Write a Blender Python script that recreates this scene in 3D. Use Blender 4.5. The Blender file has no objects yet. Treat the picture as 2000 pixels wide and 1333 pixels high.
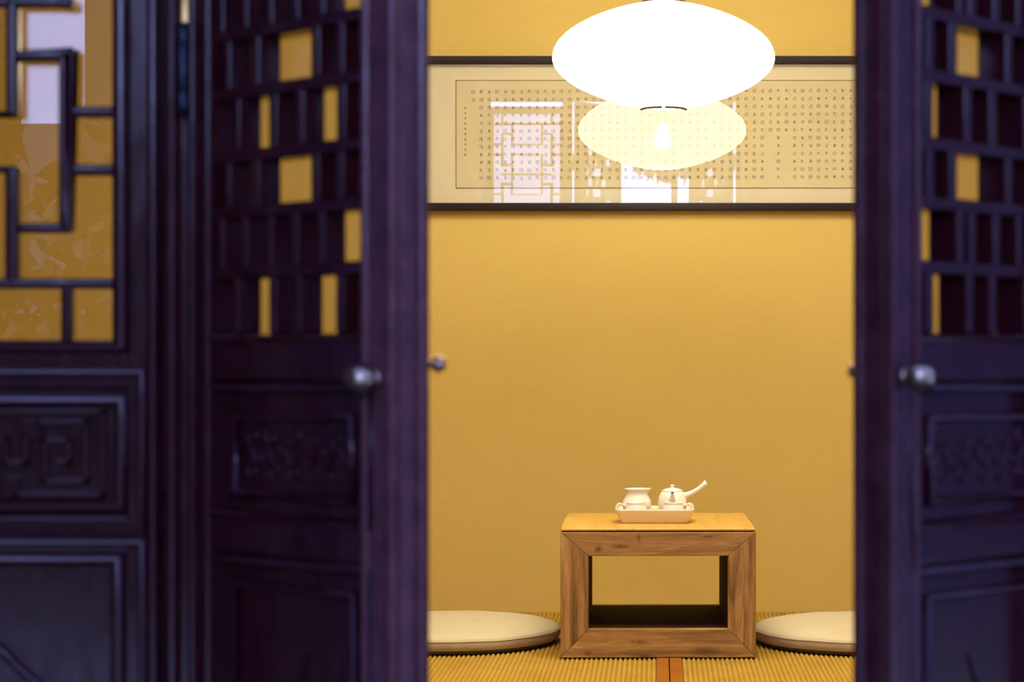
import bpy, bmesh, math, random
from mathutils import Vector, Matrix

C = bpy.context.scene.collection
SC = bpy.context.scene
PI = math.pi

# ------------------------------------------------------------------ camera
F = 4278.0            # focal length in pixels of the 2000 px wide frame
CH = 0.768            # eye height above the mats
cam_data = bpy.data.cameras.new('camera')
cam_data.sensor_width = 36.0
cam_data.lens = F / 2000.0 * 36.0
cam_data.shift_x = -(1285 - 1000) / 2000.0
cam_data.shift_y = (700 - 666.5) / 2000.0
cam_data.clip_start = 0.05
cam_data.clip_end = 100
cam_data.dof.use_dof = True
cam_data.dof.focus_distance = 5.72
cam_data.dof.aperture_fstop = 7.6
cam = bpy.data.objects.new('camera', cam_data)
C.objects.link(cam)
cam.location = (0, 0, CH)
cam.rotation_euler = (PI / 2, 0, 0)
SC.camera = cam

# ------------------------------------------------------------------ view
SC.view_settings.view_transform = 'Standard'
SC.view_settings.look = 'None'
SC.view_settings.gamma = 1.0
SC.view_settings.use_curve_mapping = False
SC.view_settings.exposure = 0.0
SC.cycles.use_denoising = True
SC.cycles.max_bounces = 10
SC.cycles.diffuse_bounces = 5
SC.cycles.transparent_max_bounces = 12
SC.cycles.sample_clamp_indirect = 8.0

# ------------------------------------------------------------------ sky and sun
SKY_COL = (0.22, 0.30, 1.0)
SKY_STR = 1.6
world = bpy.data.worlds.new('sky')
SC.world = world
world.use_nodes = True
bgn = world.node_tree.nodes['Background']
bgn.inputs[0].default_value = (*SKY_COL, 1)
bgn.inputs[1].default_value = SKY_STR
sun_d = bpy.data.lights.new('sun', 'SUN')
sun_d.energy = 72.0
sun_d.angle = math.radians(1.0)
sun_d.color = (0.38, 0.50, 1.0)
sun = bpy.data.objects.new('sun', sun_d)
C.objects.link(sun)
sun.location = (0, 8, 8)
sun.rotation_euler = Vector((-0.03, -1.0, -1.10)).to_track_quat('-Z', 'Y').to_euler()

LANTERN_STR = 5.8
BULB_STR = 90.0
PANEL_STR = 11.6

# ================================================================== helpers
def px(x, Y):
    return (x - 1285.0) * Y / F

def pz(y, Y):
    return CH + (700.0 - y) * Y / F

def new_bm():
    return bmesh.new()

def link(name, bm, mat, parent=None, smooth=False, bevel=0.0, seg=2, auto=None):
    bmesh.ops.recalc_face_normals(bm, faces=bm.faces)
    me = bpy.data.meshes.new(name)
    bm.to_mesh(me)
    bm.free()
    o = bpy.data.objects.new(name, me)
    C.objects.link(o)
    if isinstance(mat, (list, tuple)):
        for m in mat:
            me.materials.append(m)
    else:
        me.materials.append(mat)
    if parent is not None:
        o.parent = parent
    if smooth:
        for p in me.polygons:
            p.use_smooth = True
    if bevel > 0:
        b = o.modifiers.new('bevel', 'BEVEL')
        b.width = bevel
        b.segments = seg
        b.limit_method = 'ANGLE'
        b.angle_limit = math.radians(40)
        for p in me.polygons:
            p.use_smooth = True
        w = o.modifiers.new('wn', 'WEIGHTED_NORMAL')
        w.keep_sharp = True
    return o

def tag(o, label=None, cat=None, group=None, kind=None):
    if label: o['label'] = label
    if cat: o['category'] = cat
    if group: o['group'] = group
    if kind: o['kind'] = kind
    return o

def empty(name, loc=(0, 0, 0), rz=0.0, **k):
    o = bpy.data.objects.new(name, None)
    o.empty_display_size = 0.05
    C.objects.link(o)
    o.location = loc
    o.rotation_euler = (0, 0, rz)
    tag(o, **k)
    return o

def box(bm, x0, x1, y0, y1, z0, z1, mi=0):
    if x0 > x1: x0, x1 = x1, x0
    if y0 > y1: y0, y1 = y1, y0
    if z0 > z1: z0, z1 = z1, z0
    v = [bm.verts.new(p) for p in ((x0,y0,z0),(x1,y0,z0),(x1,y1,z0),(x0,y1,z0),
                                   (x0,y0,z1),(x1,y0,z1),(x1,y1,z1),(x0,y1,z1))]
    for f in ((0,1,2,3),(4,5,6,7),(0,1,5,4),(1,2,6,5),(2,3,7,6),(3,0,4,7)):
        fc = bm.faces.new([v[i] for i in f])
        fc.material_index = mi

def prism(bm, pts, fn0, fn1):
    """closed outline pts, placed by fn0 at one end and fn1 at the other"""
    a = [bm.verts.new(fn0(p)) for p in pts]
    b = [bm.verts.new(fn1(p)) for p in pts]
    n = len(pts)
    for i in range(n):
        j = (i + 1) % n
        bm.faces.new((a[i], a[j], b[j], b[i]))
    bm.faces.new(a)
    bm.faces.new(list(reversed(b)))

def lathe(bm, prof, cx=0, cy=0, cz=0, n=48, mi=0, axis='z', close=False):
    rings = []
    for r, h in prof:
        if r < 1e-6:
            rings.append([bm.verts.new((cx, cy, cz + h))])
        else:
            rings.append([bm.verts.new((cx + r*math.cos(2*PI*i/n), cy + r*math.sin(2*PI*i/n), cz + h)) for i in range(n)])
    for a, b in zip(rings, rings[1:]):
        for i in range(n):
            j = (i + 1) % n
            if len(a) == 1 and len(b) == 1: continue
            if len(a) == 1: f = bm.faces.new((a[0], b[j], b[i]))
            elif len(b) == 1: f = bm.faces.new((a[i], a[j], b[0]))
            else: f = bm.faces.new((a[i], a[j], b[j], b[i]))
            f.material_index = mi

def tube(bm, path, radii, n=12, cap=True):
    path = [Vector(p) for p in path]
    if not hasattr(radii, '__len__'): radii = [radii] * len(path)
    prev = None
    rings = []
    for i, p in enumerate(path):
        if i == 0: t = path[1] - p
        elif i == len(path) - 1: t = p - path[i-1]
        else: t = path[i+1] - path[i-1]
        t.normalize()
        if prev is None:
            up = Vector((0, 0, 1)) if abs(t.z) < 0.9 else Vector((0, 1, 0))
            s = t.cross(up).normalized()
        else:
            s = (prev - t * prev.dot(t)).normalized()
        prev = s
        q = t.cross(s)
        rings.append([bm.verts.new(p + radii[i]*(s*math.cos(2*PI*k/n) + q*math.sin(2*PI*k/n))) for k in range(n)])
    for a, b in zip(rings, rings[1:]):
        for k in range(n):
            j = (k + 1) % n
            bm.faces.new((a[k], a[j], b[j], b[k]))
    if cap:
        bm.faces.new(list(reversed(rings[0])))
        bm.faces.new(rings[-1])
    return rings

def torus(bm, c, R, r, n=64, m=10, sz=1.0):
    vs = []
    for i in range(n):
        a = 2*PI*i/n
        vs.append([bm.verts.new((c[0] + (R + r*math.cos(2*PI*k/m))*math.cos(a),
                                 c[1] + (R + r*math.cos(2*PI*k/m))*math.sin(a),
                                 c[2] + r*sz*math.sin(2*PI*k/m))) for k in range(m)])
    for i in range(n):
        for k in range(m):
            bm.faces.new((vs[i][k], vs[(i+1)%n][k], vs[(i+1)%n][(k+1)%m], vs[i][(k+1)%m]))

# ================================================================== materials
def mat(name, col, rough=0.5, metal=0.0, spec=0.5):
    m = bpy.data.materials.new(name)
    m.use_nodes = True
    b = m.node_tree.nodes['Principled BSDF']
    b.inputs['Base Color'].default_value = (*col, 1)
    b.inputs['Roughness'].default_value = rough
    b.inputs['Metallic'].default_value = metal
    b.inputs['Specular IOR Level'].default_value = spec
    return m

class NT:
    def __init__(s, m):
        s.t = m.node_tree; s.n = s.t.nodes; s.b = s.n.get('Principled BSDF')
    def node(s, typ, **kw):
        nd = s.n.new(typ)
        for k, v in kw.items():
            setattr(nd, k, v)
        return nd
    def link(s, a, b):
        s.t.links.new(a, b)
    def coord(s, scale=(1,1,1), rot=(0,0,0), out='Object'):
        tc = s.node('ShaderNodeTexCoord'); mp = s.node('ShaderNodeMapping')
        mp.inputs['Scale'].default_value = scale
        mp.inputs['Rotation'].default_value = rot
        s.link(tc.outputs[out], mp.inputs['Vector'])
        return mp.outputs['Vector']
    def noise(s, vec, scale, detail=4, rough=0.55, dist=0.0):
        n = s.node('ShaderNodeTexNoise')
        n.inputs['Scale'].default_value = scale
        n.inputs['Detail'].default_value = detail
        n.inputs['Roughness'].default_value = rough
        n.inputs['Distortion'].default_value = dist
        s.link(vec, n.inputs['Vector'])
        return n.outputs['Fac']
    def ramp(s, fac, stops):
        r = s.node('ShaderNodeValToRGB')
        e = r.color_ramp.elements
        while len(e) < len(stops): e.new(0.5)
        for k, (p, c) in enumerate(stops):
            e[k].position = p; e[k].color = (*c, 1)
        s.link(fac, r.inputs['Fac'])
        return r.outputs['Color']
    def bump(s, h, strength=0.3, dist=0.001):
        b = s.node('ShaderNodeBump')
        b.inputs['Strength'].default_value = strength
        b.inputs['Distance'].default_value = dist
        s.link(h, b.inputs['Height'])
        s.link(b.outputs['Normal'], s.b.inputs['Normal'])
    def math(s, op, a, b=None):
        m = s.node('ShaderNodeMath', operation=op)
        for i, v in enumerate((a, b)):
            if v is None: continue
            if isinstance(v, (int, float)): m.inputs[i].default_value = v
            else: s.link(v, m.inputs[i])
        return m.outputs[0]

def lacquer(name='dark_purple_lacquer', c0=(0.036, 0.0045, 0.0085), c1=(0.056, 0.0075, 0.013), r0=0.10, r1=0.22):
    m = mat(name, c0, 0.2, 0, 0.45)
    t = NT(m)
    v = t.coord((1, 1, 1))
    n1 = t.noise(v, 35, 4)
    col = t.ramp(n1, [(0.3, c0), (0.7, c1)])
    t.link(col, t.b.inputs['Base Color'])
    n2 = t.noise(t.coord((1, 1, 0.25)), 90, 3)
    r = t.ramp(n2, [(0.3, (r0,)*3), (0.75, (r1,)*3)])
    t.link(r, t.b.inputs['Roughness'])
    t.bump(n1, 0.10, 0.0012)
    return m

def wood(name, axis, c0, c1, c2, knots=True, scale=1.0, rough=0.5, spots=()):
    """grain runs along axis 'x','y' or 'z' of the object"""
    m = mat(name, c1, rough)
    t = NT(m)
    s = {'x': (0.9, 11, 11), 'y': (11, 0.9, 11), 'z': (11, 11, 0.9)}[axis]
    v = t.coord(tuple(q*scale for q in s))
    g = t.noise(v, 3.2, 6, 0.62, 0.7)
    fine = t.noise(t.coord(tuple(q*scale*5 for q in s)), 4.0, 3, 0.5)
    mixv = t.math('ADD', t.math('MULTIPLY', g, 0.8), t.math('MULTIPLY', fine, 0.2))
    col = t.ramp(mixv, [(0.32, c0), (0.48, c1), (0.66, c2)])
    if knots:
        ks = {'x': (4, 13, 13), 'y': (13, 4, 13), 'z': (13, 13, 4)}[axis]
        vo = t.node('ShaderNodeTexVoronoi')
        vo.inputs['Scale'].default_value = 0.8 * scale
        t.link(t.coord(ks), vo.inputs['Vector'])
        kn = t.ramp(vo.outputs['Distance'], [(0.07, (0.33, 0.27, 0.22)), (0.17, (1, 1, 1))])
        mx = t.node('ShaderNodeMix', data_type='RGBA', blend_type='MULTIPLY')
        mx.inputs['Factor'].default_value = 0.85
        t.link(col, mx.inputs['A']); t.link(kn, mx.inputs['B'])
        col = mx.outputs['Result']
    for (sx, sz, ra, rb_, depth) in spots:      # knots and cracks of this board
        tc = t.node('ShaderNodeTexCoord'); sp = t.node('ShaderNodeSeparateXYZ')
        t.link(tc.outputs['Object'], sp.inputs[0])
        wob = t.math('MULTIPLY', t.math('SUBTRACT', t.noise(t.coord((1, 1, 1)), 90, 3), 0.5), 0.9)
        ax = t.math('DIVIDE', t.math('SUBTRACT', sp.outputs['X'], sx), ra)
        az = t.math('DIVIDE', t.math('SUBTRACT', sp.outputs['Z'], sz), rb_)
        d = t.math('ADD', t.math('SQRT', t.math('ADD', t.math('MULTIPLY', ax, ax), t.math('MULTIPLY', az, az))), wob)
        kn = t.ramp(d, [(0.25, (depth, depth*0.8, depth*0.7)), (0.55, (0.85, 0.8, 0.75)), (0.7, (0.6, 0.55, 0.5)), (1.0, (1, 1, 1))])
        mx = t.node('ShaderNodeMix', data_type='RGBA', blend_type='MULTIPLY')
        mx.inputs['Factor'].default_value = 1.0
        t.link(col, mx.inputs['A']); t.link(kn, mx.inputs['B'])
        col = mx.outputs['Result']
    t.link(col, t.b.inputs['Base Color'])
    t.bump(mixv, 0.25, 0.001)
    return m

def thin_glass(name, tint, ior=1.75, rough=0.0):
    m = bpy.data.materials.new(name)
    m.use_nodes = True
    nt = m.node_tree
    nt.nodes.clear()
    out = nt.nodes.new('ShaderNodeOutputMaterial')
    tr = nt.nodes.new('ShaderNodeBsdfTransparent'); tr.inputs[0].default_value = (*tint, 1)
    gl = nt.nodes.new('ShaderNodeBsdfGlossy'); gl.inputs['Roughness'].default_value = rough
    fr = nt.nodes.new('ShaderNodeFresnel')
    # same reflectance on the way into and out of the pane
    ge = nt.nodes.new('ShaderNodeNewGeometry')
    mr = nt.nodes.new('ShaderNodeMapRange')
    mr.inputs['To Min'].default_value = ior
    mr.inputs['To Max'].default_value = 1.0 / ior
    nt.links.new(ge.outputs['Backfacing'], mr.inputs['Value'])
    nt.links.new(mr.outputs['Result'], fr.inputs['IOR'])
    mx = nt.nodes.new('ShaderNodeMixShader')
    nt.links.new(fr.outputs[0], mx.inputs[0])
    nt.links.new(tr.outputs[0], mx.inputs[1])
    nt.links.new(gl.outputs[0], mx.inputs[2])
    nt.links.new(mx.outputs[0], out.inputs[0])
    return m

def emis(name, col, st):
    m = bpy.data.materials.new(name)
    m.use_nodes = True
    b = m.node_tree.nodes['Principled BSDF']
    b.inputs['Base Color'].default_value = (*col, 1)
    b.inputs['Emission Color'].default_value = (*col, 1)
    b.inputs['Emission Strength'].default_value = st
    b.inputs['Roughness'].default_value = 0.8
    return m

def wallpaper():
    m = mat('yellow_grasscloth', (0.60, 0.39, 0.10), 0.85, 0, 0.2)
    t = NT(m)
    a = t.noise(t.coord((6, 6, 300)), 3.0, 3)
    b = t.noise(t.coord((300, 300, 8)), 3.0, 3)
    w = t.math('MULTIPLY', t.math('ADD', a, b), 0.5)
    big = t.noise(t.coord((1, 1, 1)), 4, 3)
    w2 = t.math('ADD', t.math('MULTIPLY', w, 0.8), t.math('MULTIPLY', big, 0.2))
    col = t.ramp(w2, [(0.38, WALL_A), (0.62, WALL_B)])
    t.link(col, t.b.inputs['Base Color'])
    t.bump(w, 0.25, 0.0006)
    return m

WALL_A = (0.63, 0.450, 0.118)
WALL_B = (0.69, 0.500, 0.150)

def fabric(name, c0, c1, sc=500, rough=0.9):
    m = mat(name, c0, rough, 0, 0.2)
    t = NT(m)
    n = t.noise(t.coord((1, 1, 1)), 9, 4)
    col = t.ramp(n, [(0.3, c0), (0.7, c1)])
    t.link(col, t.b.inputs['Base Color'])
    w = t.noise(t.coord((1, 1, 1)), sc, 2)
    t.bump(w, 0.3, 0.0006)
    return m

def mottled(name, c0, c1, sc, rough=0.8, bump=0.3, bd=0.004):
    m = mat(name, c0, rough, 0, 0.3)
    t = NT(m)
    n = t.noise(t.coord((1, 1, 1)), sc, 5)
    t.link(t.ramp(n, [(0.35, c0), (0.65, c1)]), t.b.inputs['Base Color'])
    t.bump(n, bump, bd)
    return m

M = {}
M['lac'] = lacquer()
M['lac_edge_lit'] = lacquer('worn_lit_purple_lacquer', (0.105, 0.028, 0.034), (0.19, 0.055, 0.066), 0.15, 0.38)  # wear, plus the light on the left leaf's edge put into the colour
M['lac_edge_half_lit'] = lacquer('worn_half_lit_purple_lacquer', (0.065, 0.014, 0.020), (0.11, 0.026, 0.036), 0.14, 0.34)  # same for the right leaf's less lit edge, painted a step darker
M['wall'] = wallpaper()
M['plaster'] = mottled('cream_plaster', (0.66, 0.56, 0.38), (0.72, 0.62, 0.43), 3, 0.9, 0.1)
M['white_wall'] = mottled('whitewashed_wall', (0.74, 0.76, 0.78), (0.82, 0.84, 0.86), 2.5, 0.9, 0.1)
M['stone'] = mottled('grey_paving', (0.08, 0.08, 0.08), (0.13, 0.13, 0.125), 6, 0.8)
M['leaf'] = mottled('dark_green_leaves', (0.012, 0.022, 0.010), (0.035, 0.05, 0.02), 8, 0.8)
M['darkstone'] = mottled('dark_brick_plinth', (0.03, 0.03, 0.032), (0.06, 0.06, 0.065), 8, 0.8)
M['timber'] = wood('dark_timber', 'z', (0.010, 0.006, 0.005), (0.018, 0.010, 0.008), (0.03, 0.017, 0.012), False)
W0, W1, W2 = (0.125, 0.056, 0.014), (0.33, 0.175, 0.052), (0.56, 0.34, 0.135)
TXS = lambda x: (x-1283)/764.0
TZS = lambda y: (1287-y)/764.0
M['wood_x'] = wood('elm_wood_grain_across', 'x', W0, W1, W2, True, 1.0, 0.5,
                   [(TXS(1167), TZS(1073), 0.013, 0.011, 0.35), (TXS(1208), TZS(1068), 0.026, 0.007, 0.5), (TXS(1245), TZS(1052), 0.006, 0.016, 0.4), (TXS(1380), TZS(1049), 0.018, 0.004, 0.4),
                    (TXS(1247), TZS(1256), 0.024, 0.008, 0.45), (TXS(1255), TZS(1283), 0.035, 0.007, 0.25), (TXS(1146), TZS(1277), 0.014, 0.008, 0.5)])
M['wood_z'] = wood('elm_wood_grain_upright', 'z', W0, W1, W2)
M['wood_top'] = wood('oiled_elm_top', 'y', (0.50, 0.27, 0.045), (0.62, 0.355, 0.070), (0.72, 0.43, 0.10), False, 0.8, 0.38)
M['wood_in'] = wood('dark_brown_lining', 'x', (0.024, 0.0055, 0.003), (0.042, 0.010, 0.005), (0.065, 0.017, 0.008), False, 1.0, 0.8)  # much darker brown than the outer boards
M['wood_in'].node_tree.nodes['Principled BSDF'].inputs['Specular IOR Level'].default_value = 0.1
M['floorwood'] = wood('platform_boards', 'y', (0.16, 0.08, 0.03), (0.24, 0.12, 0.05), (0.3, 0.16, 0.07), False)
M['tatami'] = fabric('woven_straw', (0.43, 0.255, 0.032), (0.52, 0.325, 0.050), 420, 0.7)
# straw colour set by height: darker down in the furrows, lighter on the ridges
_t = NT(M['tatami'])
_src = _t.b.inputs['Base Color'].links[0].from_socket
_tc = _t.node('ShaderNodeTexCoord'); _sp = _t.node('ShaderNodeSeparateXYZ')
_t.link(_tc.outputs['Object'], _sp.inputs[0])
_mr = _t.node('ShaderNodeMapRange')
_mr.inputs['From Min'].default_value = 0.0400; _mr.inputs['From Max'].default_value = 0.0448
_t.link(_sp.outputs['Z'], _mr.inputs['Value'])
_furrow = _t.ramp(_mr.outputs['Result'], [(0.0, (0.72, 0.66, 0.52)), (1.0, (1.04, 1.04, 1.08))])
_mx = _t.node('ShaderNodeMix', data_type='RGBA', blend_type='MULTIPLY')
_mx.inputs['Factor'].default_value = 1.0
_t.link(_src, _mx.inputs['A']); _t.link(_furrow, _mx.inputs['B'])
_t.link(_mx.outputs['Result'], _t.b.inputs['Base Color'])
M['band'] = fabric('orange_binding', (0.29, 0.090, 0.005), (0.35, 0.120, 0.008), 700)
M['linen'] = fabric('cream_linen', (0.57, 0.49, 0.31), (0.62, 0.545, 0.36), 400)
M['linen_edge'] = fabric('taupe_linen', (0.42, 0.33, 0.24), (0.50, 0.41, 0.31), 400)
M['linen_shade'] = fabric('shade_dark_underside', (0.055, 0.040, 0.035), (0.085, 0.065, 0.055), 400)  # shade under the cushion put into the underside colour
M['ceramic'] = mat('white_glazed_ceramic', (0.86, 0.80, 0.70), 0.22, 0, 0.5)
M['ceramic_matte'] = mat('cream_ceramic', (0.80, 0.70, 0.56), 0.45, 0, 0.4)
M['ochre'] = mat('pale_ochre_ceramic', (0.86, 0.58, 0.16), 0.35)
M['black'] = mat('black', (0.01, 0.008, 0.008), 0.5)
M['frame'] = mat('black_brown_frame', (0.016, 0.0055, 0.006), 0.4, 0, 0.25)
M['paper'] = mottled('aged_cream_paper', (0.68, 0.60, 0.36), (0.72, 0.63, 0.39), 10, 0.9, 0.05)
M['mount'] = mottled('pale_silk_mount', (0.74, 0.67, 0.46), (0.77, 0.70, 0.48), 10, 0.9, 0.05)
M['ink'] = mat('faded_ink', (0.27, 0.205, 0.11), 0.9, 0, 0.1)
M['picglass'] = thin_glass('picture_glass', (0.99, 0.99, 0.99), 1.52)
M['doorglass'] = thin_glass('door_glass', (0.80, 0.79, 0.78), 1.50)
M['steel'] = mat('brushed_nickel', (0.62, 0.46, 0.32), 0.28, 1.0)
M['iron'] = mat('dark_iron', (0.05, 0.05, 0.07), 0.4, 0.8)
M['wire'] = mat('brown_wire', (0.035, 0.024, 0.012), 0.5, 0.4)
M['lantern'] = emis('lit_white_silk', (1.0, 0.98, 0.88), LANTERN_STR)
_nt = M['lantern'].node_tree          # the silk lets a little of the bulb through
_tr = _nt.nodes.new('ShaderNodeBsdfTransparent'); _mx = _nt.nodes.new('ShaderNodeMixShader')
_mx.inputs[0].default_value = 0.18
_nt.links.new(_nt.nodes['Principled BSDF'].outputs[0], _mx.inputs[1]); _nt.links.new(_tr.outputs[0], _mx.inputs[2])
_nt.links.new(_mx.outputs[0], _nt.nodes['Material Output'].inputs['Surface'])
M['bulb'] = emis('bulb_glow', (1.0, 0.86, 0.62), BULB_STR)
M['down'] = emis('ceiling_fill_glow', (1.0, 0.92, 0.74), PANEL_STR)

# ================================================================== the room
YD = 2.0        # outer face of the door row
YB = 6.64       # back wall
XL, XR = -2.45, 2.10
ZC = 2.62
ZG = -0.30      # courtyard paving

def struct(name, bm, m, **k):
    o = link(name, bm, m, **k)
    o['kind'] = 'structure'
    return o

bm = new_bm(); box(bm, XL-0.12, XR+0.12, YB, YB+0.12, -0.3, ZC+0.1); struct('wall_back', bm, M['wall'])
bm = new_bm(); box(bm, XL-0.12, XL, YD+0.09, YB, -0.3, ZC+0.1); struct('wall_left', bm, M['wall'])
bm = new_bm(); box(bm, XR, XR+0.12, YD+0.09, YB, -0.3, ZC+0.1); struct('wall_right', bm, M['wall'])
bm = new_bm(); box(bm, XL-0.12, XR+0.12, YD+0.09, YB+0.12, ZC+0.1, ZC+0.2); box(bm, XL, XR, YD+0.09, YB, ZC, ZC+0.1); struct('ceiling', bm, M['plaster'])
bm = new_bm(); box(bm, XL, XR, YD-0.02, YB, -0.3, -0.045); struct('floor', bm, M['floorwood'])

# front wall around the doors
WX0, WX1 = -0.905, 0.425
WZ1 = 2.14
bm = new_bm()
box(bm, XL-0.12, WX0, YD-0.02, YD+0.09, -0.3, ZC+0.2)
box(bm, WX1, XR+0.12, YD-0.02, YD+0.09, -0.3, ZC+0.2)
box(bm, WX0, WX1, YD-0.02, YD+0.09, WZ1, ZC+0.2)
struct('wall_front', bm, M['plaster'])
for (nm, x0, x1, z0, z1) in (('added_cladding_left', XL-0.5, WX0, -0.3, ZC+0.2), ('added_cladding_right', WX1, XR+0.5, -0.3, ZC+0.2), ('added_cladding_top', WX0, WX1, WZ1, ZC+0.2)):
    bm = new_bm(); box(bm, x0, x1, YD-0.035, YD-0.02, z0, z1); struct(nm, bm, M['lac'])  # unseen dark cladding added to darken what the door leaves mirror
bm = new_bm()
box(bm, WX0, WX1, YD-0.035, YD+0.09, -0.045, 0.03)
struct('trim_1', bm, M['lac'], bevel=0.004)            # threshold
bm = new_bm()
box(bm, WX0, WX1, YD-0.03, YD+0.09, 2.085, WZ1)
struct('trim_2', bm, M['lac'], bevel=0.004)            # head beam
bm = new_bm(); box(bm, XL-0.5, XR+0.5, 1.1, YB+0.4, ZC+0.2, ZC+0.32); struct('roof', bm, M['timber'])

# jamb posts: left beside the fixed lattice window, right beside the right leaf
def post(name, x0, x1, y0, y1):
    bm = new_bm()
    w = x1 - x0
    pts = [(x0, y0+0.010), (x0, y1), (x1, y1), (x1, y0+0.010)]
    for k in range(9):
        a = PI * k / 8
        pts.append((x0 + w/2 + (w*0.5-0.0005)*math.cos(a)*0.98, y0 + 0.010 - 0.010*math.sin(a)))
    prism(bm, pts, lambda p: (p[0], p[1], 0.03), lambda p: (p[0], p[1], 2.085))
    return struct(name, bm, M['lac'])
FZ0 = lambda y: pz(y, YD)
post('trim_3', px(309, YD), px(350, YD), YD+0.004, YD+0.06)
bm = new_bm(); box(bm, px(349, YD), px(364.3, YD), YD+0.012, YD+0.05, 0.03, FZ0(225))
struct('gap_blocker', bm, M['lac'])                          # made-up strip added to dim the bright gap below the hinge
post('trim_4', px(2135, YD), WX1, YD, YD+0.06)

# ================================================================== lattice woodwork
def stile_bm(m, u0, u1, t, z0, z1, free=False, depth0=0.0):
    """upright with beaded outline; u is measured from the hinge, m mirrors"""
    pts = []
    def add(u, v): pts.append((u, v))
    b = 0.0052
    # outer face from u0 to u1 with a bead along each edge
    def bead(cu, cv, r, a0, a1, n=7):
        for k in range(n):
            a = a0 + (a1-a0)*k/(n-1)
            add(cu + r*math.cos(a), cv + r*math.sin(a))
    bead(u0+b, depth0+b, b, PI, 2*PI)                 # bead at inner edge
    add(u0+2*b+0.001, depth0+b*0.9)
    add(u1-2*b-0.002, depth0+b*0.9)
    if free:
        bead(u1-b*1.15, depth0+b*1.15, b*1.15, PI, 2.45*PI, 10)
        add(u1-0.0035, depth0+b*2.6)
        add(u1-0.0035, t-b*3.2)
        bead(u1-b*1.2, t-b*1.2, b*1.2, -0.45*PI, 0.5*PI, 8)
    else:
        bead(u1-b, depth0+b, b, PI, 2*PI)
        add(u1, t)
    add(u0, t)
    bm = new_bm()
    prism(bm, pts, lambda p: (m*p[0], p[1], z0), lambda p: (m*p[0], p[1], z1))
    return bm

def bead_rect(bm, m, u0, u1, z0, z1, v, r=0.0045, w=None):
    """half-round moulding round a rectangle, mitred; v is the plane it sits on"""
    w = w or r
    prof = [(r*math.cos(a), -w*math.sin(a)) for a in [PI*k/6 for k in range(7)]]
    cs = [(u0, z0, -1, -1), (u1, z0, 1, -1), (u1, z1, 1, 1), (u0, z1, -1, 1)]
    rings = []
    for (u, z, su, sz) in cs:
        rings.append([bm.verts.new((m*(u + su*o), v + h, z + sz*o)) for o, h in prof])
    for i in range(4):
        a, b = rings[i], rings[(i+1) % 4]
        for k in range(6):
            bm.faces.new((a[k], a[k+1], b[k+1], b[k]))
        bm.faces.new((a[6], a[0], b[0], b[6]))

def curl(cx, cz, r, turns, a0, d, v, n=22):
    p = []
    for k in range(n):
        t = k/(n-1)
        a = a0 + d*turns*2*PI*t
        rr = r*(1 - 0.82*t)
        p.append((cx + rr*math.cos(a), v, cz + rr*math.sin(a)))
    return p

def carve_scrolls(bm, m, u0, u1, z0, z1, v, seed):
    R = random.Random(seed)
    n = 5
    w = (u1-u0)/n
    h = z1 - z0
    for i in range(n):
        cx = u0 + w*(i+0.5)
        for (dz, d) in ((0.27, 1), (-0.25, -1)):
            p = curl(cx + R.uniform(-.1,.1)*w, (z0+z1)/2 + dz*h, min(w, h)*0.30, 1.35, R.uniform(0, 6.28), d if i % 2 else -d, v)
            tube(bm, [(m*a, b, c) for a, b, c in p], [0.0022*(1-0.5*k/len(p)) for k in range(len(p))], 6)
        p = [(u0 + w*i + w*t, v, (z0+z1)/2 + h*0.16*math.sin(2*PI*t + i)) for t in [k/8 for k in range(9)]]
        tube(bm, [(m*a, b, c) for a, b, c in p], 0.0019, 6)

def swoosh(bm, m, pts, r0, r1):
    n = len(pts)
    # smooth by catmull-rom
    out = []
    for i in range(n-1):
        p0 = Vector(pts[max(i-1, 0)]); p1 = Vector(pts[i]); p2 = Vector(pts[i+1]); p3 = Vector(pts[min(i+2, n-1)])
        for k in range(6):
            t = k/6
            out.append(0.5*((2*p1) + (p2-p0)*t + (2*p0-5*p1+4*p2-p3)*t*t + (-p0+3*p1-3*p2+p3)*t**3))
    out.append(Vector(pts[-1]))
    N = len(out)
    tube(bm, [(m*q.x, q.y, q.z) for q in out], [r0 + (r1-r0)*abs(2*k/(N-1)-1) for k in range(N)], 8)

# ---- the hinged leaves
LW, LT = 0.297, 0.0435
ZB0, ZB1 = 0.035, 2.080
SL, SR = 0.035, 0.2525          # lattice opening across the leaf
BW, BD = 0.0115, 0.026
ROWS_Z = [0.789, 0.8442, 0.898, 0.948, 1.0047, 1.057]
ROW_T = ['D', 'C', 'A', 'B', 'A']
V_BARS = {'A': [.0925, .179, .2125, .049],
          'B': [.063, .1185, .1565, .2145],
          'C': [.0385, .075, .1125, .150, .186],
          'D': [.063, .1185, .1535, .2135]}
top_seq = ['C', 'D', 'C', 'A', 'B', 'A', 'C', 'D', 'D', 'C', 'A', 'B', 'A', 'C', 'D', 'C', 'B', 'D']
while len(ROW_T) < 23:
    ROW_T.append(top_seq[len(ROW_T)-5])
    ROWS_Z.append(ROWS_Z[-1] + 0.0537)
LZ1 = ROWS_Z[-1]

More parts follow.
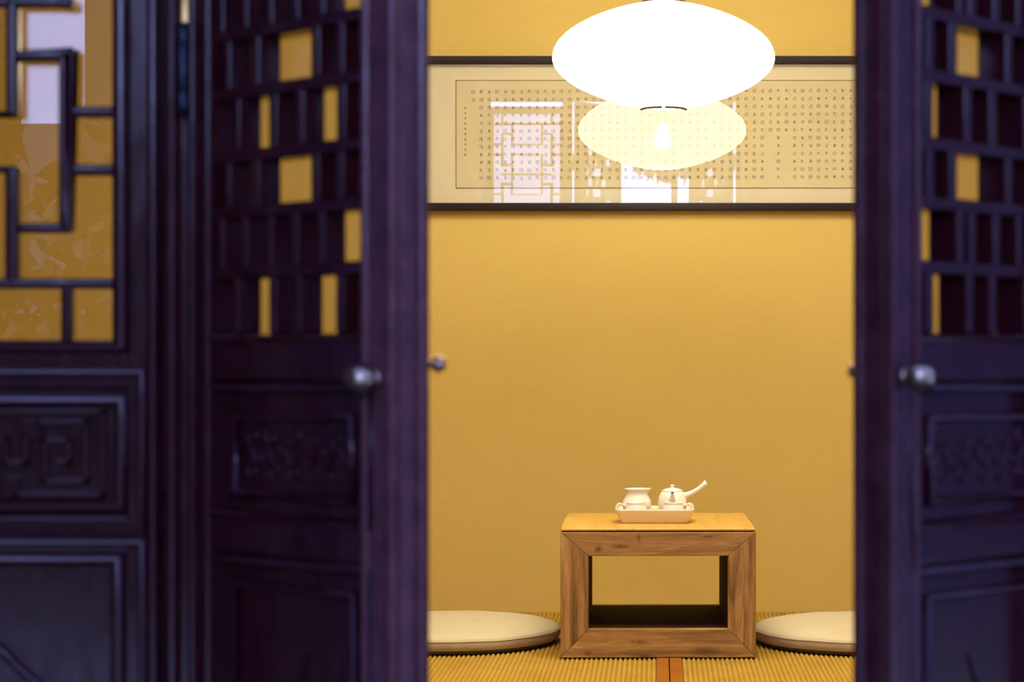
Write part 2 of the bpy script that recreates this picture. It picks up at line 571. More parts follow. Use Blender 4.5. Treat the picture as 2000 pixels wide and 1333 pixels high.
def build_knob(name, parent, m, u, z, side, e, r=0.0118, label=None):
    """side -1: on the outer face, +1: on the inner face"""
    bm = new_bm()
    L = e
    prof = [(0.0085, 0.0), (0.0085, 0.0012), (0.0070, 0.0022), (0.0048, 0.003), (0.0045, max(0.005, L-r*0.85))]
    for k in range(1, 12):
        a = -PI/2 + PI*k/11
        if k == 1: a = -PI/2 + 0.45
        prof.append((max(0, r*math.cos(a)), L + r*math.sin(a)*0.92))
    prof[-1] = (0.0, prof[-1][1])
    lathe(bm, prof, 0, 0, 0, 28)
    for v in bm.verts:
        a, b, c = v.co
        v.co = (a + m*u, (-c if side < 0 else LT + c), b + z)
    o = link(name, bm, M['steel'], parent, smooth=True)
    if label: o['label'] = label
    return o

def leaf(name, m, hx, hy, ang, label, knobs, seed, du=0.0, BD=BD):
    R = empty(name, (hx, hy, 0.0), ang, label=label, cat='door', kind='structure')
    link('stile', stile_bm(m, 0.0, SL, LT, ZB0, ZB1), M['lac'], R)
    o = link('stile', stile_bm(m, SR, LW, LT, ZB0, ZB1, free=True), M['lac_edge_lit'] if m > 0 else M['lac_edge_half_lit'], R); o['label'] = 'free edge upright, worn and painted lighter as lit'
    # rails
    def rail(z0, z1, v0=0.004):
        bm = new_bm(); box(bm, m*SL, m*SR, v0, LT-0.002, z0, z1)
        link('rail', bm, M['lac'], R, bevel=0.003)
    rail(LZ1, ZB1)
    rail(0.748, 0.789)
    rail(0.594, 0.628)
    rail(ZB0, 0.10)
    # mouldings
    bm = new_bm()
    bead_rect(bm, m, SL-0.004, SR+0.004, 0.7845, LZ1+0.0045, 0.006, 0.0042)
    link('lattice_moulding', bm, M['lac'], R, smooth=True)
    for (z0, z1) in ((0.6274, 0.7425), (0.105, 0.5894)):
        bm = new_bm()
        bead_rect(bm, m, 0.0207, SR+0.010, z0, z1, 0.006, 0.0040)
        link('outer_moulding', bm, M['lac'], R, smooth=True)
    # waist panel
    bm = new_bm()
    box(bm, m*SL, m*SR, 0.014, 0.026, 0.626, 0.750)
    w = link('waist_panel', bm, M['lac'], R)
    bm = new_bm(); bead_rect(bm, m, 0.0607, SR-0.024, 0.647, 0.717, 0.0142, 0.0042, 0.007)
    link('panel_moulding', bm, M['lac'], w, smooth=True)
    bm = new_bm(); carve_scrolls(bm, m, 0.072, SR-0.032, 0.654, 0.711, 0.0135, seed)
    link('carving', bm, M['lac'], w, smooth=True)
    # lower panel
    bm = new_bm()
    box(bm, m*SL, m*SR, 0.016, 0.028, 0.098, 0.596)
    w = link('lower_panel', bm, M['lac'], R)
    bm = new_bm(); bead_rect(bm, m, 0.058, SR-0.024, 0.135, 0.566, 0.0162, 0.0042, 0.007)
    link('panel_moulding', bm, M['lac'], w, smooth=True)
    bm = new_bm()
    swoosh(bm, m, [(0.10, 0.0155, 0.44), (0.125, 0.0155, 0.475), (0.15, 0.0155, 0.485), (0.165, 0.0155, 0.515)], 0.0035, 0.0018)
    swoosh(bm, m, [(0.19, 0.0155, 0.36), (0.165, 0.0155, 0.40), (0.135, 0.0155, 0.42), (0.10, 0.0155, 0.44)], 0.0035, 0.0018)
    link('carving', bm, M['lac'], w, smooth=True)
    # lattice
    bm = new_bm()
    v0 = 0.006
    for k, z in enumerate(ROWS_Z[1:-1]):
        t = 'x'
        lo, hi = SL, SR
        if k + 1 in (2, 5): lo, hi = SL, SR
        box(bm, m*lo, m*hi, v0, v0+BD, z-BW/2, z+BW/2)
    for k, t in enumerate(ROW_T[:len(ROWS_Z)-1]):
        for u in V_BARS[t]:
            if u == .186 and du: u = .168
            box(bm, m*(u+du), m*(u+du+BW), v0+0.0004, v0+BD-0.0004, ROWS_Z[k]-0.0001, ROWS_Z[k+1]+0.0001)
    link('lattice', bm, M['lac'], R, bevel=0.0022)
    bm = new_bm(); box(bm, m*(SL-0.004), m*(SR+0.004), v0+BD+0.0005, v0+BD+0.0035, 0.785, LZ1+0.004)
    g = link('glass_pane', bm, M['doorglass'], R); g['label'] = 'clear glass behind the lattice'
    for (u, z, side, e, r) in knobs:
        build_knob('knob', R, m, u, z, side, e, r, 'small round brushed metal knob')
    # hinges on the jamb side
    for z0 in (0.30, 0.9875, 1.73):
        bm = new_bm()
        lathe(bm, [(0, 0), (0.0050, 0), (0.0055, 0.02), (0.0046, 0.021), (0.0046, 0.023), (0.0055, 0.024), (0.0055, 0.062),
                   (0.0046, 0.063), (0.0046, 0.065), (0.0055, 0.066), (0.0050, 0.0865), (0, 0.0865)], m*0.0030, -0.0040, z0, 16)
        link('hinge', bm, M['iron'], R, smooth=True)
    return R

HXL = -0.4317
door_l = leaf('door_1', 1, HXL, YD, -math.radians(44.0),
     'dark purple lacquered lattice door leaf swung open, left of the doorway, facing us with a wide edge',
     [(0.2735, 0.751, -1, 0.0140, 0.0135), (0.2764, 0.763, 1, 0.024, 0.0075)], 4)
door_r = leaf('door_2', -1, 0.3895, YD, math.radians(48.0),
     'dark purple lacquered lattice door leaf swung open, right of the doorway, cut off by the photo edge',
     [(0.2775, 0.753, -1, 0.0140, 0.0135), (0.2764, 0.757, 1, 0.010, 0.0070)], 9, 0.015, 0.032)

# ---- the fixed lattice window left of the doors
FX = lambda x: px(x, YD)
FZ = lambda y: pz(y, YD)
win = empty('window_1', (0, 0, 0), 0, label='closed purple lattice panel with large glazed openings, left of the doorway', cat='window', kind='structure')
def upright(xa, xb, v0, v1, z0, z1, name='stile', round_=True):
    x0, x1 = FX(xa), FX(xb)
    w = (x1-x0)/2
    pts = [(x0, v1), (x1, v1)]
    for k in range(11):
        a = PI*k/10
        pts.append((x0+w + w*math.cos(a), v0 + 0.006 - 0.006*math.sin(a)))
    bm = new_bm()
    prism(bm, pts, lambda p: (p[0], YD+p[1], z0), lambda p: (p[0], YD+p[1], z1))
    return bm
CXW = -148.0   # centre line of the panel in the same ruler
def mir(x): return 2*CXW - x
for f in (lambda x: x, mir):
    bm = new_bm()
    a, b = sorted((f(246), f(287)))
    box(bm, FX(a), FX(b), YD+0.011, YD+0.044, ZB0, ZB1)
    s = link('stile', bm, M['lac'], win)
    for (xa, xb, v0) in ((283, 307, 0.002), (216, 249, 0.0)):
        a, b = sorted((f(xa), f(xb)))
        bm = upright(a, b, v0, 0.044, ZB0, ZB1) if xa > 250 else upright(a, b, v0, 0.044, FZ(676), FZ(-1985))
        link('edge_bead' if xa > 250 else 'lattice_moulding', bm, M['lac'], s, smooth=False)
# rails
def frail(ya, yb, v0, name='rail', parent=None):
    bm = new_bm()
    box(bm, FX(mir(246)), FX(246), YD+v0, YD+0.042, FZ(yb), FZ(ya))
    return link(name, bm, M['lac'], parent or win, bevel=0.003)
frail(-2050, -1975, 0.008)
r1 = frail(664, 760, 0.011)
frail(1010, 1085, 0.011)
frail(2080, 2260, 0.008)
def fbead(x0, x1, y0, y1, v, r, w, name, parent):
    bm = new_bm()
    bead_rect(bm, 1, FX(x0), FX(x1), FZ(y1), FZ(y0), YD+v, r, w)
    return link(name, bm, M['lac'], parent, smooth=True)
fbead(mir(236), 236, -1990, 678, 0.011, 0.006, 0.008, 'lattice_moulding', win)
bm = new_bm(); box(bm, FX(mir(246)), FX(246), YD+0.020, YD+0.032, FZ(1012), FZ(758)); wp = link('waist_panel', bm, M['lac'], win)
bm = new_bm(); box(bm, FX(mir(246)), FX(246), YD+0.020, YD+0.032, FZ(2082), FZ(1083)); lp = link('lower_panel', bm, M['lac'], win)
fbead(mir(272), 272, 727, 1040, 0.012, 0.0042, 0.006, 'outer_moulding', win)
fbead(mir(272), 272, 1062, 2090, 0.012, 0.0042, 0.006, 'outer_moulding', win)
fbead(mir(230), 230, 782, 992, 0.020, 0.0075, 0.011, 'panel_moulding', wp)
fbead(mir(222), 222, 1096, 2070, 0.020, 0.0070, 0.011, 'panel_moulding', lp)
# square fret carving on the waist panel
bm = new_bm()
def fret(cx, cy, flip=1):
    segs = [(190, 806, 190, 968), (190, 806, -30, 806), (190, 968, 20, 968),
            (158, 826, 158, 942), (158, 826, 64, 826), (158, 942, 78, 942), (78, 942, 78, 862), (78, 862, 124, 862), (124, 862, 124, 905), (124, 905, 104, 905),
            (64, 826, 40, 850), (40, 850, 40, 905), (40, 905, 0, 905), (0, 905, 0, 860), (0, 860, -40, 860), (20, 968, 0, 940)]
    for (xa, ya, xb, yb) in segs:
        for g in (lambda x: x, mir):
            A, B = (FX(g(xa)), FZ(ya)), (FX(g(xb)), FZ(yb))
            x0, x1 = sorted((A[0], B[0])); z0, z1 = sorted((A[1], B[1]))
            h = 0.0032
            box(bm, x0-h, x1+h, YD+0.0135, YD+0.0215, z0-h, z1+h)
fret(0, 0)
link('carving', bm, M['lac'], wp, bevel=0.0014)
bm = new_bm()
def P(x, y): return (FX(x), YD+0.018, FZ(y))
swoosh(bm, 1, [P(mir(60), 1350), P(mir(30), 1300), P(mir(0), 1278), P(-200, 1262), P(-60, 1262), P(-8, 1278), P(22, 1308), P(60, 1340), P(100, 1368)], 0.006, 0.003)
link('carving', bm, M['lac'], lp, smooth=True)
# lattice bars, in the same ruler, repeated upwards by mirroring
VB = [(4, 26, -10, 224), (108, 134, 95, 452), (2, 28, 322, 556), (112, 134, 550, 668), (108, 134, -3, 12)]
HB = [(20, 134, 95, 117), (28, 134, 434, 454), (mir(28), 26, 214, 226), (134, 222, 205, 227), (134, 222, 319, 341),
      (mir(222), 222, 543, 564), (mir(26), 26, 322, 336), (mir(134), 134, -10, 10)]
bm = new_bm()
def yv(k, y):
    if k == 0: return y
    if k == 1: return -y
    if k == 2: return y - 1312
    return -1312 - y
for k in range(4):
    for g in (lambda x: x, mir):
        for i, (xa, xb, ya, yb) in enumerate(VB + HB):
            a, b = sorted((g(xa), g(xb))); c, d = sorted((yv(k, ya), yv(k, yb)))
            d = min(d, 668); c = max(c, -1978)
            o = 0.0003 * (i % 4)
            box(bm, FX(a), FX(b), YD+0.008+o, YD+0.026-o, FZ(d), FZ(c))
bmesh.ops.remove_doubles(bm, verts=bm.verts, dist=1e-6)
link('lattice', bm, M['lac'], win, bevel=0.0028)
bm = new_bm(); box(bm, FX(mir(220)), FX(220), YD+0.0275, YD+0.0305, FZ(672), FZ(-1980))
g = link('glass_pane', bm, M['doorglass'], win); g['label'] = 'clear glass behind the lattice'

# ================================================================== mats
def tatami(x0, x1, y0, y1, label):
    R = empty('tatami_mat', ((x0+x1)/2, (y0+y1)/2, -0.045), 0, label=label, cat='floor mat', group='straw mats covering the floor')
    cx, cy = (x0+x1)/2, (y0+y1)/2
    w = x1-x0; L = y1-y0
    bw = 0.032
    bm = new_bm()
    pitch = 0.0122
    n = int((w-2*bw)/pitch)
    pitch = (w-2*bw)/n
    prof = []
    for i in range(n):
        for (f, h) in ((0.0, -0.0062), (0.22, -0.0022), (0.5, 0.0), (0.78, -0.0022)):
            prof.append((-w/2+bw+(i+f)*pitch, 0.045+h))
    prof.append((w/2-bw, 0.045-0.0062))
    ny = 40
    grid = [[bm.verts.new((x, -L/2+L*j/ny, z)) for x, z in prof] for j in range(ny+1)]
    for j in range(ny):
        for i in range(len(prof)-1):
            bm.faces.new((grid[j][i], grid[j][i+1], grid[j+1][i+1], grid[j+1][i]))
    s = link('woven_surface', bm, M['tatami'], R, smooth=True)
    bm = new_bm(); box(bm, -w/2+0.002, w/2-0.002, -L/2+0.001, L/2-0.001, 0.0, 0.038)
    link('mat_core', bm, M['tatami'], R)
    for sx in (-1, 1):
        bm = new_bm(); a, b = sorted((sx*(w/2-0.0012), sx*(w/2-bw)))
        box(bm, a, b, -L/2, L/2, 0.012, 0.0458)
        o = link('cloth_border', bm, M['band'], R, bevel=0.0012)
        o['label'] = 'orange cloth border'
    return R
SX = 0.0285
tatami(SX-0.90, SX, YB-1.80, YB-0.002, 'ribbed golden straw mat, its orange border left of the seam under the table')
tatami(SX, SX+0.90, YB-1.80, YB-0.002, 'ribbed golden straw mat, its orange border right of the seam under the table')
tatami(SX-1.80, SX-0.903, YB-1.80, YB-0.002, 'ribbed golden straw mat in the room corner behind the left door leaf')
tatami(SX+0.903, XR-0.005, YB-1.80, YB-0.002, 'ribbed golden straw mat in the room corner behind the right door leaf')

# ================================================================== table
TX, TY, TW, TD = -0.0026, 5.600, 0.500, 0.570
TZ = 0.332
T = empty('tea_table', (TX, TY+TD/2, 0.0), math.radians(0.7), label='low open box-shaped wooden tea table with mitred corners and knotty grain', cat='table')
z_fr = 0.3225            # top of the carcass
zi0, zi1 = 0.0745, z_fr-0.0605
si = TW/2-0.0715
def mboard(name, quad, matx, y0=-TD/2, y1=TD/2):
    bm = new_bm()
    prism(bm, quad, lambda p: (p[0], y0, p[1]), lambda p: (p[0], y1, p[1]))
    return link(name, bm, matx, T, bevel=0.0022)
e = 0.0
hw = TW/2
fd = 0.03
for (ya, yb) in ((-TD/2, -TD/2+fd), (TD/2-fd, TD/2)):
    mboard('frame_rail', [(-hw, z_fr), (hw, z_fr), (si, zi1), (-si, zi1)], M['wood_x'], ya, yb)
    mboard('frame_rail', [(-hw, 0.0015), (hw, 0.0015), (si, zi0), (-si, zi0)], M['wood_x'], ya, yb)
    mboard('frame_stile', [(-hw, 0.0015), (-si, zi0), (-si, zi1), (-hw, z_fr)], M['wood_z'], ya, yb)
    mboard('frame_stile', [(hw, 0.0015), (si, zi0), (si, zi1), (hw, z_fr)], M['wood_z'], ya, yb)
g = 0.001
def plain(name, x0, x1, z0, z1, m_):
    bm = new_bm(); box(bm, x0, x1, -TD/2+fd, TD/2-fd, z0, z1)
    return link(name, bm, m_, T)
plain('side_board', -hw, -si-0.012, 0.0015, z_fr, M['wood_z'])
plain('side_board', si+0.012, hw, 0.0015, z_fr, M['wood_z'])
o = plain('inner_lining', -si-0.012, -si, zi0-0.012, zi1, M['wood_in']); o['label'] = 'dark brown inner face'
o = plain('inner_lining', si, si+0.012, zi0-0.012, zi1, M['wood_in']); o['label'] = 'dark brown inner face'
o = plain('floor_board', -si, si, zi0-0.012, zi0, M['wood_in']); o['label'] = 'dark brown inner floor'
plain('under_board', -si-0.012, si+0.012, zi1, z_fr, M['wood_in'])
bm = new_bm()
box(bm, -hw+0.0005, hw-0.0005, -TD/2+0.0015, TD/2-0.0015, z_fr+0.003, TZ)
tt = link('tabletop', bm, M['wood_top'], T, bevel=0.0025, seg=3); tt['label'] = 'honey-coloured oiled top board'
bm = new_bm()
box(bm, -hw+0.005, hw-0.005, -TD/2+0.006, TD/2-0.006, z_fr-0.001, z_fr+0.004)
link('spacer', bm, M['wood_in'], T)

# ================================================================== teaware
ty0, ty1 = 5.757, 5.912
tcx = -0.0087
def rrect(hx, hy, r, n=6):
    out = []
    for (sx, sy, a0) in ((1, 1, 0), (-1, 1, PI/2), (-1, -1, PI), (1, -1, 1.5*PI)):
        for k in range(n+1):
            a = a0 + PI/2*k/n
            out.append((sx*(hx-r) + r*math.cos(a), sy*(hy-r) + r*math.sin(a)))
    return out
TR = empty('tea_tray', (tcx, (ty0+ty1)/2, TZ+0.0005), 0, label='rectangular white ceramic tray with curled end handles on the tea table', cat='tray')
bm = new_bm()
HX, HY = 0.1045, 0.0775
levels = [(HX-0.016, HY-0.014, 0.0, 0.014), (HX-0.013, HY-0.011, 0.003, 0.016), (HX-0.001, HY-0.001, 0.0325, 0.020), (HX, HY, 0.0355, 0.021),
          (HX-0.0015, HY-0.0015, 0.0370, 0.021), (HX-0.0045, HY-0.0045, 0.0355, 0.018), (HX-0.014, HY-0.013, 0.0075, 0.013), (HX-0.020, HY-0.018, 0.0060, 0.011)]
rings = []
for (a, b, h, r) in levels:
    rings.append([bm.verts.new((x, y, h)) for x, y in rrect(a, b, r)])
for a, b in zip(rings, rings[1:]):
    n = len(a)
    for i in range(n):
        j = (i+1) % n
        bm.faces.new((a[i], a[j], b[j], b[i]))
bm.faces.new(list(reversed(rings[0]))); bm.faces.new(rings[-1])
link('tray_dish', bm, M['ceramic_matte'], TR, smooth=True)
for s in (-1, 1):
    bm = new_bm()
    for yy in (0.0,):
        pth = [(s*(HX-0.003), yy, 0.030), (s*(HX+0.001), yy, 0.037), (s*(HX-0.001), yy, 0.044), (s*(HX-0.007), yy, 0.049), (s*(HX-0.014), yy, 0.0495), (s*(HX-0.020), yy, 0.046)]
        # a flat curled tab: sweep a strip across the end of the tray
        prev = None
        rows = []
        for k, p in enumerate(pth):
            th = 0.0035 - 0.0002*k
            rows.append(p)
        outer = [(p[0], p[2]) for p in rows]
        inner = [(p[0]-s*0.0050, p[2]-0.0042) for p in rows]
        poly = outer + inner[::-1]
        prism(bm, poly, lambda q: (q[0], -0.017, q[1]), lambda q: (q[0], 0.017, q[1]))
    link('handle', bm, M['ceramic_matte'], TR, bevel=0.0015)

ZTR = TZ + 0.0072
def cup(px_, Y, label):
    X = px(px_, Y)
    o = new_bm()
    prof = [(0, 0.0005), (0.014, 0.0), (0.0165, 0.0005), (0.0175, 0.004), (0.0225, 0.009), (0.0275, 0.018), (0.0288, 0.026), (0.0275, 0.034),
            (0.0240, 0.040), (0.0235, 0.0435), (0.0250, 0.0470), (0.0240, 0.0474), (0.0220, 0.0440), (0.0223, 0.040), (0.0255, 0.033), (0.0265, 0.026), (0.0245, 0.016), (0.015, 0.006), (0, 0.005)]
    lathe(o, prof, 0, 0, 0, 48)
    ob = link('tea_cup', o, M['ceramic'], None, smooth=True)
    ob.location = (X, Y, ZTR)
    tag(ob, label, 'cup', 'small white tea cups on the tray')
cup(1242, 5.797, 'small round white tea cup on the tray in front of the pitcher')
cup(1315.5, 5.797, 'small round white tea cup on the tray in front of the teapot')

bm = new_bm()
prof = [(0, 0.0005), (0.020, 0), (0.0225, 0.001), (0.0235, 0.006), (0.030, 0.014), (0.0370, 0.026), (0.0390, 0.036), (0.0378, 0.046), (0.0330, 0.056), (0.0295, 0.0625),
        (0.0288, 0.069), (0.0305, 0.0755), (0.0335, 0.0785), (0.0330, 0.0800), (0.0300, 0.0780), (0.0270, 0.070), (0.0275, 0.063), (0.031, 0.054), (0.035, 0.042), (0.034, 0.030), (0.02, 0.008), (0, 0.006)]
lathe(bm, prof, 0, 0, 0, 64)
for v in bm.verts:      # the lip drawn out into a pouring spout
    a = math.atan2(v.co.y, v.co.x)
    if v.co.z > 0.066:
        k = max(0.0, math.cos(a))**10 * (v.co.z-0.066)/0.014
        v.co.x += 0.0065*k
        v.co.z += 0.0012*k
o = link('fairness_pitcher', bm, M['ceramic'], None, smooth=True)
o.location = (px(1244, 5.863), 5.863, ZTR)
tag(o, 'white ceramic tea pitcher with pouring lip, on the tray left of the teapot', 'pitcher')

TP = empty('teapot', (px(1313, 5.863), 5.863, ZTR), 0, label='round white teapot with long side handle and spout facing us, on the tray', cat='teapot')
bm = new_bm()
prof = [(0, 0.0005), (0.022, 0), (0.0245, 0.001), (0.026, 0.006), (0.033, 0.015), (0.0380, 0.028), (0.0393, 0.040), (0.0375, 0.053), (0.0325, 0.066), (0.0285, 0.0715), (0.0265, 0.0725), (0, 0.0725)]
lathe(bm, prof, 0, 0, 0, 64)
link('body', bm, M['ceramic'], TP, smooth=True)
bm = new_bm()
prof = [(0.0272, 0.0715), (0.0285, 0.0730), (0.0280, 0.0748), (0.020, 0.0790), (0.008, 0.0815), (0.0045, 0.0825), (0.0042, 0.0840), (0.0060, 0.0865), (0.0055, 0.0890), (0, 0.0900)]
lathe(bm, prof, 0, 0, 0, 48)
link('lid', bm, M['ceramic'], TP, smooth=True)
bm = new_bm()
ring = tube(bm, [(0, -0.028, 0.044), (0, -0.0395, 0.0510), (0, -0.0475, 0.0590), (0, -0.0530, 0.0685), (0, -0.0545, 0.0715)], [0.0125, 0.0095, 0.0066, 0.0046, 0.0042], 20, cap=False)
sp = link('spout', bm, M['ceramic'], TP, smooth=True)
bm = new_bm(); tube(bm, [(0, -0.0515, 0.0665), (0, -0.0546, 0.0716)], [0.0030, 0.0030], 16)
link('spout_opening', bm, M['black'], sp)
bm = new_bm()
tube(bm, [(0.030, 0, 0.058), (0.040, 0, 0.0625), (0.055, 0, 0.069), (0.072, 0, 0.0795), (0.086, 0, 0.0900), (0.0915, 0, 0.0940), (0.0925, 0, 0.0948), (0.0900, 0, 0.0930), (0.080, 0, 0.0855)],
     [0.0120, 0.0078, 0.0062, 0.0058, 0.0072, 0.0095, 0.0092, 0.0060, 0.0040], 24)
link('side_handle', bm, M['ceramic'], TP, smooth=True)

bm = new_bm()
for s in (-1, 1):
    lathe(bm, [(0, 0), (0.0045, 0.0), (0.0062, 0.004), (0.0066, 0.009), (0.0055, 0.0145), (0.003, 0.0172), (0, 0.0178)], s*0.0058, 0, 0, 20)
lathe(bm, [(0, 0.0), (0.0065, 0.0), (0.0075, 0.006), (0.006, 0.0125), (0, 0.0150)], 0, 0.0, 0, 20)
o = link('lid_rest', bm, M['ochre'], None, smooth=True)
o.location = (px(1280, 5.815), 5.815, ZTR)
for v in o.data.vertices: v.co.z *= 1.9
tag(o, 'tiny pale yellow ceramic lid rest between the two cups', 'lid rest')

# ================================================================== cushions
def cushion(X, Y, label, seed):
    R = empty('floor_cushion', (X, Y, 0.0), 0, label=label, cat='cushion', group='round linen floor cushions beside the table')
    rnd = random.Random(seed)
    ph = [rnd.uniform(0, 6.28) for _ in range(6)]
    def lobed(name, prof, mat_, amp=0.0012, parent=R, n=96):
        bm = new_bm(); lathe(bm, prof, 0, 0, 0, n)
        for v in bm.verts:
            a = math.atan2(v.co.y, v.co.x)
            r = math.hypot(v.co.x, v.co.y)
            if r > 0.2:
                v.co.z += 0.45*amp*(math.sin(9*a+ph[0]) + 0.7*math.sin(17*a+ph[1]) + 0.5*math.sin(4*a+ph[2]))*(r-0.2)/0.1 if v.co.z > 0.01 else 0
        return link(name, bm, mat_, parent, smooth=True)
    RC = 0.305
    prof = [(0, 0.0540)] + [(r, 0.0540 - 0.0035*(r/0.28)**4) for r in (0.06, 0.12, 0.18, 0.22, 0.25, 0.275)] + [(0.290, 0.0465), (0.299, 0.0420), (0.3035, 0.0370), (0.3030, 0.0350)]
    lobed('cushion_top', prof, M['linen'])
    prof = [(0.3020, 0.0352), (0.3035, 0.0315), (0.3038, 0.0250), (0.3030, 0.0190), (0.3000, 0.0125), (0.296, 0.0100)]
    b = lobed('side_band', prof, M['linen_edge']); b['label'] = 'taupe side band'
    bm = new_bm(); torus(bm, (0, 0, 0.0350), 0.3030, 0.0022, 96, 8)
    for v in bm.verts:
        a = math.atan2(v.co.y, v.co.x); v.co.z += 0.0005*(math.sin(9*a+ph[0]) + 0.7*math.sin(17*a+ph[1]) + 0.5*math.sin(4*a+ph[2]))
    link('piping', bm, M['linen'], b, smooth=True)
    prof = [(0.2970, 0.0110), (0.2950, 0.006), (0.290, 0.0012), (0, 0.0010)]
    b = lobed('underside', prof, M['linen_shade'], 0); b['label'] = 'underside painted dark as in shade'
cushion(-0.569, 5.945, 'round cream floor cushion left of the tea table, against the left door leaf', 3)
cushion(0.560, 5.930, 'round cream floor cushion right of the tea table, against the right door leaf', 8)

# ================================================================== calligraphy picture
YP = 6.608
Pc = empty('calligraphy_picture', (px(1296, YP), YB, pz(262, YP)), 0, label='long framed sheet of calligraphy under glass on the yellow wall', cat='picture')
pcx, pcz = px(1296, YP), pz(262, YP)
lx = lambda x: px(x, YP) - pcx
lz = lambda y: pz(y, YP) - pcz
XO0, XO1, YO0, YO1 = 812, 1762, 109.5, 411.5
XI0, XI1, YI0, YI1 = 828, 1747, 125, 396.5
def fbar(q):
    bm = new_bm()
    prism(bm, q, lambda p: (lx(p[0]), -0.036, lz(p[1])), lambda p: (lx(p[0]), -0.002, lz(p[1])))
    link('frame_bar', bm, M['frame'], Pc, bevel=0.003)
fbar([(XO0, YO0), (XO1, YO0), (XI1, YI0), (XI0, YI0)])
fbar([(XO0, YO1), (XO1, YO1), (XI1, YI1), (XI0, YI1)])
fbar([(XO0, YO0), (XI0, YI0), (XI0, YI1), (XO0, YO1)])
fbar([(XO1, YO0), (XI1, YI0), (XI1, YI1), (XO1, YO1)])
bm = new_bm(); box(bm, lx(XI0-3), lx(XI1+3), -0.016, -0.004, lz(YI1+2), lz(YI0-2)); link('mount', bm, M['mount'], Pc)
bm = new_bm(); box(bm, lx(890), lx(1706), -0.0175, -0.0155, lz(366.5), lz(156)); pp = link('paper', bm, M['paper'], Pc)
bm = new_bm()
h = 0.0011
yf = -0.0182
for (x0, x1, y0, y1) in ((890, 1706, 156, 156), (890, 1706, 366.5, 366.5), (890, 890, 156, 366.5), (1706, 1706, 156, 366.5)):
    box(bm, lx(x0)-h, lx(x1)+h, yf, yf+0.0012, lz(y1)-h, lz(y0)+h)
o = link('ruled_border', bm, M['ink'], pp); o['label'] = 'thin dark ruled border line'
# brushed characters: columns of small many-stroked signs
rnd = random.Random(12)
bm = new_bm()
def stroke(x0, y0, x1, y1, w0, w1):
    d = Vector((x1-x0, y1-y0)); L = d.length or 1
    n = Vector((-d.y, d.x))/L
    pts = [(x0+n.x*w0, y0+n.y*w0), (x1+n.x*w1, y1+n.y*w1), (x1-n.x*w1, y1-n.y*w1), (x0-n.x*w0, y0-n.y*w0)]
    vs = [bm.verts.new((lx(a), yf, lz(b))) for a, b in pts]
    bm.faces.new(vs)
def glyph(cx, cy, s):
    k = rnd.choice((0, 1, 2, 3, 4, 5))
    def S(a, b, c, d, w=0.42):
        j = 0.25
        stroke(cx+s*a+rnd.uniform(-j, j), cy+s*b+rnd.uniform(-j, j), cx+s*c, cy+s*d, w*rnd.uniform(.8, 1.25), w*rnd.uniform(.5, 1.0))
    if k == 0:
        S(-.9, -.5, .9, -.6); S(-.7, .2, .7, .1); S(0, -1, 0, 1); S(-.1, .2, -.9, .9); S(.1, .2, .9, .9)
    elif k == 1:
        S(-.9, -.8, -.9, .8); S(-.9, -.8, .3, -.8); S(.3, -.8, .3, .8); S(-.9, 0, .3, 0); S(-.9, .8, .3, .8); S(.8, -1, .8, .9)
    elif k == 2:
        S(-.6, -1, -.9, 0); S(-.7, -.3, -.7, 1); S(-.2, -.6, .9, -.7); S(.3, -1, .3, .9); S(-.2, .1, .9, .1); S(-.1, .9, .9, .9)
    elif k == 3:
        S(0, -1, 0, -.6); S(-.9, -.6, .9, -.6); S(-.5, -.2, .5, -.2); S(-.5, .2, .5, .2); S(-.5, .55, .5, .55); S(-.5, -.2, -.5, 1); S(.5, -.2, .5, 1)
    elif k == 4:
        S(-.9, -.3, .9, -.4); S(.1, -1, -.8, 1); S(0, 0, .9, 1); S(-.5, -.9, -.3, -.6)
    else:
        S(-.7, -.9, -.5, -.6); S(-.9, -.2, -.7, .1); S(-.8, .9, -.4, .2); S(-.2, -.7, .9, -.8); S(.3, -.7, .3, .9); S(-.2, .1, .8, .1); S(-.3, .9, 1, .9)
nc = 0
x = 923.5
cols = 0
while x < 1692:
    slope = -(x-923)*0.0035
    rows = range(12)
    ci = cols
    if ci == 0: rows = range(2)
    if abs(x-1503) < 7.8 or abs(x-1534) < 7.8: rows = range(6)
    for r in rows:
        if ci in (2,) and r == 11: pass
        glyph(x + rnd.uniform(-.5, .5), 178.5 + slope + r*15.35 + rnd.uniform(-.4, .4), rnd.uniform(3.0, 3.9))
    x += 15.72
    cols += 1
for r in range(10):
    glyph(908, 210 + r*10.2, 1.9)
o = link('writing', bm, M['ink'], pp); o['label'] = 'rows of tiny brushed characters'
bm = new_bm(); box(bm, lx(XI0-3), lx(XI1+3), -0.027, -0.0245, lz(YI1+2), lz(YI0-2))
o = link('glass', bm, M['picglass'], Pc); o['label'] = 'reflective picture glass'

